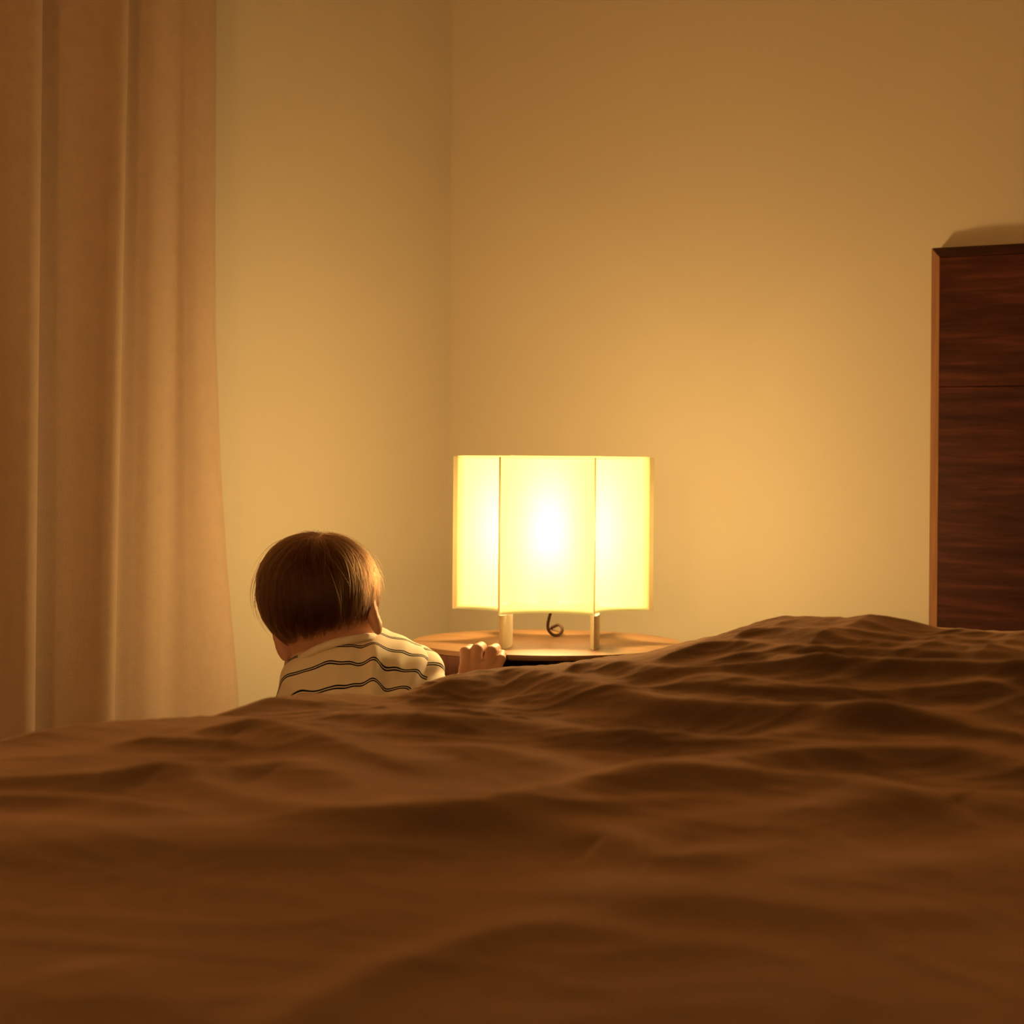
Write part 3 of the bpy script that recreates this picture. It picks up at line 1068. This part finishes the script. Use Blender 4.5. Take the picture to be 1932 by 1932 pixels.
for hp, kn, an in ((hipL, knL, anL), (hipR, knR, anR)):
    fld.cap(hp, kn, 0.052, 0.036, 0.02)
    fld.cap(kn, an, 0.036, 0.024, 0.015)
    fld.cap(an + v3(0, -0.008, -0.022), an + v3(0, 0.075, -0.028), 0.022, 0.0165, 0.015)
    for q in range(5):
        tx = (q - 2) * 0.0085
        fld.cap(an + v3(tx, 0.075, -0.033), an + v3(tx * 1.15, 0.098 - 0.004 * abs(q - 1), -0.0355), 0.0085, 0.0065, 0.003)
bV, bQ = fld.mesh()
bV = relax(bV, bQ, 2)

# ---- right hand, fine grid: fingers hooked over the table edge
hfld = Field((-0.10, 2.82, 0.43), (0.03, 3.0, 0.535), 0.0012)
fing = [  # knuckle, first joint, second joint, tip (photo pixel + depth) and radii
    ((879, 1266, 2.870), (878.5, 1231, 2.888), (888, 1226, 2.912), (893, 1231, 2.937), 0.0084),
    ((897, 1265, 2.868), (900, 1226, 2.886), (908, 1221.5, 2.914), (911, 1226, 2.945), 0.0086),
    ((916, 1267, 2.868), (927, 1229, 2.886), (935, 1224.5, 2.912), (939, 1229, 2.938), 0.0084),
    ((934, 1272, 2.868), (945, 1243, 2.882), (947, 1234.5, 2.900), (951, 1235, 2.920), 0.0066),
]
for kn_, p1, p2, p3, r in fing:
    a, b_, c_, d_ = [v3(*pc(*q)) for q in (kn_, p1, p2, p3)]
    sub = Field(hfld.lo, hfld.lo + hfld.vox * (hfld.n - 1), hfld.vox)
    sub.cap(a, b_, r * 1.06, r * 0.97, 0.003)
    sub.cap(b_, c_, r * 0.97, r * 0.90, 0.003)
    sub.cap(c_, d_, r * 0.90, r * 0.76, 0.003)
    sh_ = tuple(min(x, y) for x, y in zip(sub.f.shape, hfld.f.shape))
    sl = tuple(slice(0, x) for x in sh_)
    hfld.f[sl] = smin(hfld.f[sl], sub.f[sl], 0.0012)
kn = [v3(*pc(*f_[0])) for f_ in fing]
palm = (kn[0] + kn[3]) / 2
for q in kn:
    hfld.cap(q + v3(0, 0.004, -0.001), wrist * 0.45 + q * 0.55 + v3(0, 0.004, 0), 0.0100, 0.013, 0.006)
hfld.cap(palm + v3(0, 0.006, -0.008), wrist, 0.017, 0.0178, 0.010)
th0 = wrist * 0.6 + kn[0] * 0.4 + v3(-0.006, 0.008, 0)
hfld.cap(th0, th0 + v3(-0.010, 0.018, 0.008), 0.0105, 0.0092, 0.006)
hfld.cap(th0 + v3(-0.010, 0.018, 0.008), th0 + v3(-0.006, 0.034, 0.014), 0.0090, 0.0072, 0.003)
hV, hQ = hfld.mesh()
hV = relax(hV, hQ, 2)

# ---- left hand, relaxed at the side
lf = Field((-0.36, 2.75, 0.20), (-0.20, 2.90, 0.36), 0.0014)
lp = wrL + v3(0.006, 0.028, -0.022)
lf.cap(wrL, lp, 0.0165, 0.018, 0.01)
for q in range(4):
    b0 = lp + v3((q - 1.5) * 0.0125, 0.010, -0.008)
    ln = (0.021, 0.024, 0.022, 0.017)[q]
    b1 = b0 + v3((q - 1.5) * 0.001, ln * 0.7, -ln * 0.65)
    b2 = b1 + v3(0, ln * 0.15, -ln * 0.75)
    lf.cap(b0 - v3(0, 0.006, -0.004), b1, 0.0072, 0.0066, 0.003)
    lf.cap(b1, b2, 0.0066, 0.0055, 0.002)
lf.cap(lp + v3(0.014, -0.01, 0.006), lp + v3(0.028, 0.006, -0.010), 0.0085, 0.0075, 0.006)
lf.cap(lp + v3(0.028, 0.006, -0.010), lp + v3(0.030, 0.018, -0.022), 0.0072, 0.006, 0.003)
lV, lQ = lf.mesh()
lV = relax(lV, lQ, 2)

allV = np.vstack([bV, hV, lV])
allQ = np.vstack([bQ, hQ + len(bV), lQ + len(bV) + len(hV)])

m, nt, b, _ = new_mat('skin')
tcx = N(nt, 'ShaderNodeTexCoord')
nn_ = N(nt, 'ShaderNodeTexNoise', Scale=28.0, Detail=5.0)
nt.links.new(tcx.outputs['Object'], nn_.inputs['Vector'])
rr = ramp(nt, [(0.3, (0.60, 0.335, 0.235)), (0.7, (0.68, 0.41, 0.30))])
nt.links.new(nn_.outputs['Fac'], rr.inputs[0])
nt.links.new(rr.outputs[0], b.inputs['Base Color'])
b.inputs['Roughness'].default_value = 0.55
b.inputs['Specular IOR Level'].default_value = 0.3
b.inputs['Subsurface Weight'].default_value = 0.25
b.inputs['Subsurface Radius'].default_value = (1.0, 0.35, 0.18)
b.inputs['Subsurface Scale'].default_value = 0.006
M_SKIN = m

person = empty('person', cw(-0.232 * CS, 2.53 * CS, 0))
tag(person, 'small child seen from behind in a striped shirt, one hand on the table edge', 'person')
body = link_mesh('body', mesh_np('body', np.vstack([child_w(bV), cw_arr(hV), child_w(lV)]), allQ), M_SKIN, person)
M_EYE = plain('eye', (0.85, 0.85, 0.82), 0.2, 0.5)
for sgn in (-1, 1):
    bm = bmesh.new()
    bmesh.ops.create_uvsphere(bm, u_segments=20, v_segments=12, radius=0.0085 * CS)
    c_ = Vector(child_w([hd(sgn * 0.026, 0.0700, -0.012)])[0])
    for v in bm.verts:
        v.co += c_
    from_bm('eye', bm, M_EYE, person, True)

# ---- shirt: torso, two sleeves, collar
m, nt, b, _ = new_mat('striped_jersey')
at = N(nt, 'ShaderNodeAttribute', attribute_name='stripe')
mod = N(nt, 'ShaderNodeMath', operation='FLOORED_MODULO')
mod.inputs[1].default_value = 0.0250
nt.links.new(at.outputs['Fac'], mod.inputs[0])
lines = []
for c0 in (0.0083, 0.0111):
    s_ = N(nt, 'ShaderNodeMath', operation='SUBTRACT')
    s_.inputs[1].default_value = c0
    nt.links.new(mod.outputs[0], s_.inputs[0])
    a_ = N(nt, 'ShaderNodeMath', operation='ABSOLUTE')
    nt.links.new(s_.outputs[0], a_.inputs[0])
    mp = N(nt, 'ShaderNodeMapRange')
    mp.inputs['From Min'].default_value = 0.00075
    mp.inputs['From Max'].default_value = 0.00105
    mp.inputs['To Min'].default_value = 1.0
    mp.inputs['To Max'].default_value = 0.0
    nt.links.new(a_.outputs[0], mp.inputs['Value'])
    lines.append(mp)
mxx = N(nt, 'ShaderNodeMath', operation='MAXIMUM')
nt.links.new(lines[0].outputs[0], mxx.inputs[0])
nt.links.new(lines[1].outputs[0], mxx.inputs[1])
mixc = N(nt, 'ShaderNodeMix', data_type='RGBA')
mixc.inputs[6].default_value = (0.92, 0.83, 0.69, 1)
mixc.inputs[7].default_value = (0.018, 0.018, 0.028, 1)
nt.links.new(mxx.outputs[0], mixc.inputs[0])
nt.links.new(mixc.outputs[2], b.inputs['Base Color'])
b.inputs['Roughness'].default_value = 0.95
b.inputs['Specular IOR Level'].default_value = 0.1
tcx = N(nt, 'ShaderNodeTexCoord')
nn_ = N(nt, 'ShaderNodeTexNoise', Scale=900.0, Detail=2.0)
nt.links.new(tcx.outputs['Object'], nn_.inputs['Vector'])
bp = N(nt, 'ShaderNodeBump', Strength=0.25, Distance=0.0008)
nt.links.new(nn_.outputs['Fac'], bp.inputs['Height'])
nt.links.new(bp.outputs[0], b.inputs['Normal'])
M_SHIRT = m
M_COLLAR = fabric('rib_knit', (0.92, 0.83, 0.69), weave=500, bump=0.3, sheen=0.0, var=0.04)

sf = Field((-0.40, 2.42, 0.27), (0.02, 2.80, 0.60), 0.0022)
sf.ell(chest, (0.092, 0.066, 0.094), None, 0.02)
sf.cap(neck_lo + v3(0.004, 0.006, -0.012), chest, 0.046, 0.070, 0.03)
sf.cap(chest, belly, 0.079, 0.082, 0.03)
sf.cap(belly, pelvis + v3(0, 0, 0.01), 0.084, 0.090, 0.03)
upb = v3(*pc(692, 1256, 2.608))
sf.cap(upb, shR + v3(-0.006, 0, 0.0), 0.0370, 0.041, 0.022)
sf.cap(v3(*pc(640, 1264, 2.592)), upb, 0.0390, 0.0370, 0.015)
sf.cap(v3(*pc(590, 1287, 2.598)), v3(*pc(640, 1264, 2.592)), 0.0365, 0.0390, 0.015)
sf.cap(v3(*pc(590, 1287, 2.598)), shL + v3(0.004, 0, 0.0), 0.0365, 0.040, 0.022)
gx = sf.lo[2] + sf.vox * np.arange(sf.n[2])
sf.f = np.maximum(sf.f, (0.300 - gx)[None, None, :].astype(np.float32))   # hem
sV, sQ = sf.mesh()
sV = relax(sV, sQ, 3)


def fold(V_, nrm, a, b_, amp, wid):
    """soft raised fold along the segment a-b (photo pixels), seen on the camera side"""
    A2 = np.array(pc(a[0], a[1], ZC))[[0, 2]]
    B2 = np.array(pc(b_[0], b_[1], ZC))[[0, 2]]
    ab = B2 - A2
    q = V_[:, [0, 2]]
    t_ = ((q - A2) @ ab) / (ab @ ab)
    tc2 = np.clip(t_, 0, 1)
    d = np.linalg.norm(q - A2 - tc2[:, None] * ab, axis=1)
    tp = sstep(-0.15, 0.2, t_) * sstep(1.15, 0.8, t_)
    near = np.clip(-nrm[:, 1] * 2 + 0.4, 0, 1)
    return amp * np.exp(-(d / wid) ** 2) * tp * near


nr = vnormals(sV, sQ)
disp = np.zeros(len(sV))
folds = [((708, 1215), (706, 1325), 0.0055, 0.0085), ((668, 1208), (672, 1300), 0.0022, 0.008), ((800, 1236), (748, 1322), 0.0045, 0.009), ((640, 1225), (560, 1300), 0.003, 0.010),
         ((770, 1212), (724, 1290), 0.0022, 0.008), ((735, 1250), (735, 1330), -0.004, 0.009), ((620, 1260), (600, 1330), -0.002, 0.01), ((690, 1205), (640, 1330), -0.002, 0.010)]
for a, b_, am, wd in folds:
    disp += fold(sV, nr, a, b_, am, wd)
disp += 0.0012 * perlin(sV[:, 0] * 55, sV[:, 2] * 40, 21)
sV = sV + nr * disp[:, None]
axis = v3(-0.10, 0.52, 0.85)
axis /= np.linalg.norm(axis)
sv = sV @ axis + 0.0
sv += -0.55 * disp
# the cloth is pulled up at the spine and down over both shoulders
xs = (sV[:, 0] - pc(705, 1250, ZC)[0])
sv += -0.10 * np.clip(xs, 0, None) * 0 + 0.0016 * perlin(sV[:, 0] * 30, sV[:, 2] * 18, 31)
sv -= 0.0040 * np.exp(-(xs / 0.011) ** 2)
SV0 = 0.0095
me = mesh_np('shirt', child_w(sV), sQ)
at_ = me.attributes.new('stripe', 'FLOAT', 'POINT')
at_.data.foreach_set('value', (sv - float(v3(*pc(706, 1224, 2.58)) @ axis) + SV0 + 1.025).astype(np.float32))
shirt = link_mesh('shirt', me, M_SHIRT, person)
tag(shirt, 'cream shirt with paired thin dark stripes')

for name, sh, el, wr, pull in (('sleeve', shR, elR, wrR, 0.70), ('sleeve', shL, elL, wrL, 0.75)):
    mid_ = el + (wr - el) * pull
    lo = np.minimum(np.minimum(sh, el), mid_) - 0.06
    hi = np.maximum(np.maximum(sh, el), mid_) + 0.06
    sl_ = Field(lo, hi, 0.0022)
    sl_.cap(sh, el, 0.0420, 0.0325, 0.02)
    sl_.cap(el, mid_, 0.0325, 0.0250, 0.012)
    V_, Q_ = sl_.mesh()
    V_ = relax(V_, Q_, 3)
    nr = vnormals(V_, Q_)
    up_ = (el - sh) / np.linalg.norm(el - sh)
    fo = (mid_ - el) / np.linalg.norm(mid_ - el)
    sA = (V_ - sh) @ up_
    sB = np.linalg.norm(el - sh) + (V_ - el) @ fo
    dA = np.linalg.norm(V_ - sh - np.clip(sA, 0, np.linalg.norm(el - sh))[:, None] * up_, axis=1)
    dB = np.linalg.norm(V_ - el - np.clip((V_ - el) @ fo, 0, np.linalg.norm(mid_ - el))[:, None] * fo, axis=1)
    st = np.where(sA < np.linalg.norm(el - sh), sA, sB)
    V_ = V_ + nr * (0.0028 * np.sin(st * 190 + 3 * V_[:, 0] * 40) * sstep(-0.02, 0.03, st) + 0.0012 * perlin(V_[:, 0] * 60, V_[:, 2] * 60, 41))[:, None]
    me = mesh_np(name, child_w(V_), Q_)
    at_ = me.attributes.new('stripe', 'FLOAT', 'POINT')
    at_.data.foreach_set('value', (st + 1.025 + 0.004).astype(np.float32))
    link_mesh(name, me, M_SHIRT, shirt)

# collar: flattened rib band round the base of the neck
cpts = [pc(548, 1254, 2.622), pc(570, 1240, 2.580), pc(600, 1224, 2.561), pc(634, 1212, 2.556), pc(668, 1205, 2.562), pc(697, 1202, 2.585), pc(714, 1206, 2.625), pc(706, 1222, 2.668), pc(660, 1246, 2.690), pc(590, 1262, 2.680), pc(556, 1264, 2.655)]
cpts.append(cpts[0])
tube('collar', child_w(cpts), 0.0058, M_COLLAR, shirt, 12, 8)

# trousers and cuffs, mostly hidden behind the bed
M_TROUSER = fabric('grey_jersey', (0.22, 0.21, 0.20), weave=700, sheen=0.0)
tf = Field((-0.40, 2.38, 0.06), (-0.05, 2.68, 0.40), 0.003)
tf.cap(belly + v3(0, -0.01, -0.02), pelvis, 0.078, 0.081, 0.03)
for hp, kn_, an in ((hipL, knL, anL), (hipR, knR, anR)):
    tf.cap(hp, kn_, 0.059, 0.043, 0.02)
    tf.cap(kn_, an + v3(0, 0, 0.020), 0.043, 0.034, 0.012)
V_, Q_ = tf.mesh()
link_mesh('trousers', mesh_np('trousers', child_w(relax(V_, Q_, 3)), Q_), M_TROUSER, person)

# ---- hair: strands combed out of the crown
RAD = v3(0.0685, 0.080, 0.070)
wdir = v3(0.36, -0.30, 0.86)
wdir /= np.linalg.norm(wdir)
GRAV = np.array([hr_[2], hf[2], hu[2]]) * -1.0   # down, in head axes
NS = 12


def strands(d0, length, lift, curl, jit):
    """march unit directions over the skull; returns (n, NS, 3) in plan coordinates"""
    n = len(d0)
    d = d0.copy()
    step = length / (NS - 1)
    out = np.zeros((n, NS, 3))
    off = np.full(n, 0.0005)
    for s in range(NS):
        t_ = s / (NS - 1)
        rr_ = RAD[None] * d
        nrm = d / RAD[None]
        nrm /= np.linalg.norm(nrm, axis=1)[:, None]
        pos = rr_ + nrm * (0.0005 + lift * (1 - (1 - t_) ** 2))[:, None] if np.ndim(lift) else rr_ + nrm * (0.0005 + lift * (1 - (1 - t_) ** 2))
        out[:, s] = HCN + pos @ HR
        away = d * (d @ wdir)[:, None] - wdir
        away /= np.maximum(np.linalg.norm(away, axis=1), 1e-3)[:, None]
        g = GRAV[None] - d * (d @ GRAV)[:, None]
        tang = away * 0.55 + g * 0.75 + jit * (1 - 0.3 * t_)
        tang -= d * np.sum(tang * d, 1)[:, None]
        tang /= np.maximum(np.linalg.norm(tang, axis=1), 1e-3)[:, None]
        d = d + tang * (step / 0.073)[:, None]
        d /= np.linalg.norm(d, axis=1)[:, None]
    return out


def roots(n):
    res = []
    while sum(len(r) for r in res) < n:
        q = rng.normal(size=(n, 3))
        q /= np.linalg.norm(q, axis=1)[:, None]
        r, f, u = q.T
        hairline_back = u > -0.62 + 0.12 * np.abs(r)
        front = f > 0.30
        face = front & (u < 0.40)
        ear = (np.abs(r) > 0.72) & (np.abs(f + 0.02) < 0.28) & (u < -0.18)
        res.append(q[hairline_back & ~face & ~ear])
    return np.vstack(res)[:n]


def len_for(q, n):
    u = q[:, 2]
    base = np.interp(u, [-0.62, -0.3, 0.2, 1.0], [0.018, 0.040, 0.070, 0.092])
    side = np.abs(q[:, 0]) > 0.6
    return base * rng.uniform(0.70, 1.22, n) * np.where(side, 0.92, 1.0)


NG, NH = 420, 15000
gq = roots(NG)
gp = strands(gq, len_for(gq, NG), rng.uniform(0.006, 0.0125, NG), 0, rng.normal(size=(NG, 3)) * 0.24)
hq = roots(NH)
hp_ = strands(hq, len_for(hq, NH), rng.uniform(0.004, 0.0115, NH), 0, rng.normal(size=(NH, 3)) * 0.12)
near = np.argmax(hq @ gq.T, axis=1)
tl = (np.linspace(0, 1, NS) ** 1.6)[None, :, None]
wgt = rng.uniform(0.35, 0.95, NH)[:, None, None]
hp_ = hp_ + wgt * tl * (gp[near] - hp_)
NF = 150
fq = roots(NF * 3)
fq = fq[(fq[:, 2] > 0.25)][:NF]
NF = len(fq)
fp = strands(fq, rng.uniform(0.05, 0.10, NF), rng.uniform(0.010, 0.019, NF), 0, rng.normal(size=(NF, 3)) * 0.45)
allp = np.vstack([hp_, fp])
ntot = len(allp)
hc = bpy.data.hair_curves.new('hair')
hc.add_curves([NS] * ntot)
hc.attributes['position'].data.foreach_set('vector', child_w(allp.reshape(-1, 3)).astype(np.float32).ravel())
ra = hc.attributes.get('radius') or hc.attributes.new('radius', 'FLOAT', 'POINT')
ra.data.foreach_set('value', np.tile(np.interp(np.linspace(0, 1, NS), [0, 0.6, 1], [0.00017, 0.00016, 0.00004]), ntot).astype(np.float32))
m = bpy.data.materials.new('brown_hair')
m.use_nodes = True
nt = m.node_tree
nt.nodes.clear()
out = nt.nodes.new('ShaderNodeOutputMaterial')
hbs = nt.nodes.new('ShaderNodeBsdfHairPrincipled')
hbs.parametrization = 'COLOR'
hbs.inputs['Color'].default_value = (0.045, 0.0165, 0.0062, 1)
hbs.inputs['Roughness'].default_value = 0.38
hbs.inputs['Radial Roughness'].default_value = 0.5
nt.links.new(hbs.outputs[0], out.inputs['Surface'])
hair = bpy.data.objects.new('hair', hc)
COL.objects.link(hair)
hc.materials.append(m)
hair.parent = person
hair.matrix_parent_inverse = person.matrix_world.inverted()
hair['label'] = 'short straight brown hair'

bpy.context.view_layer.update()
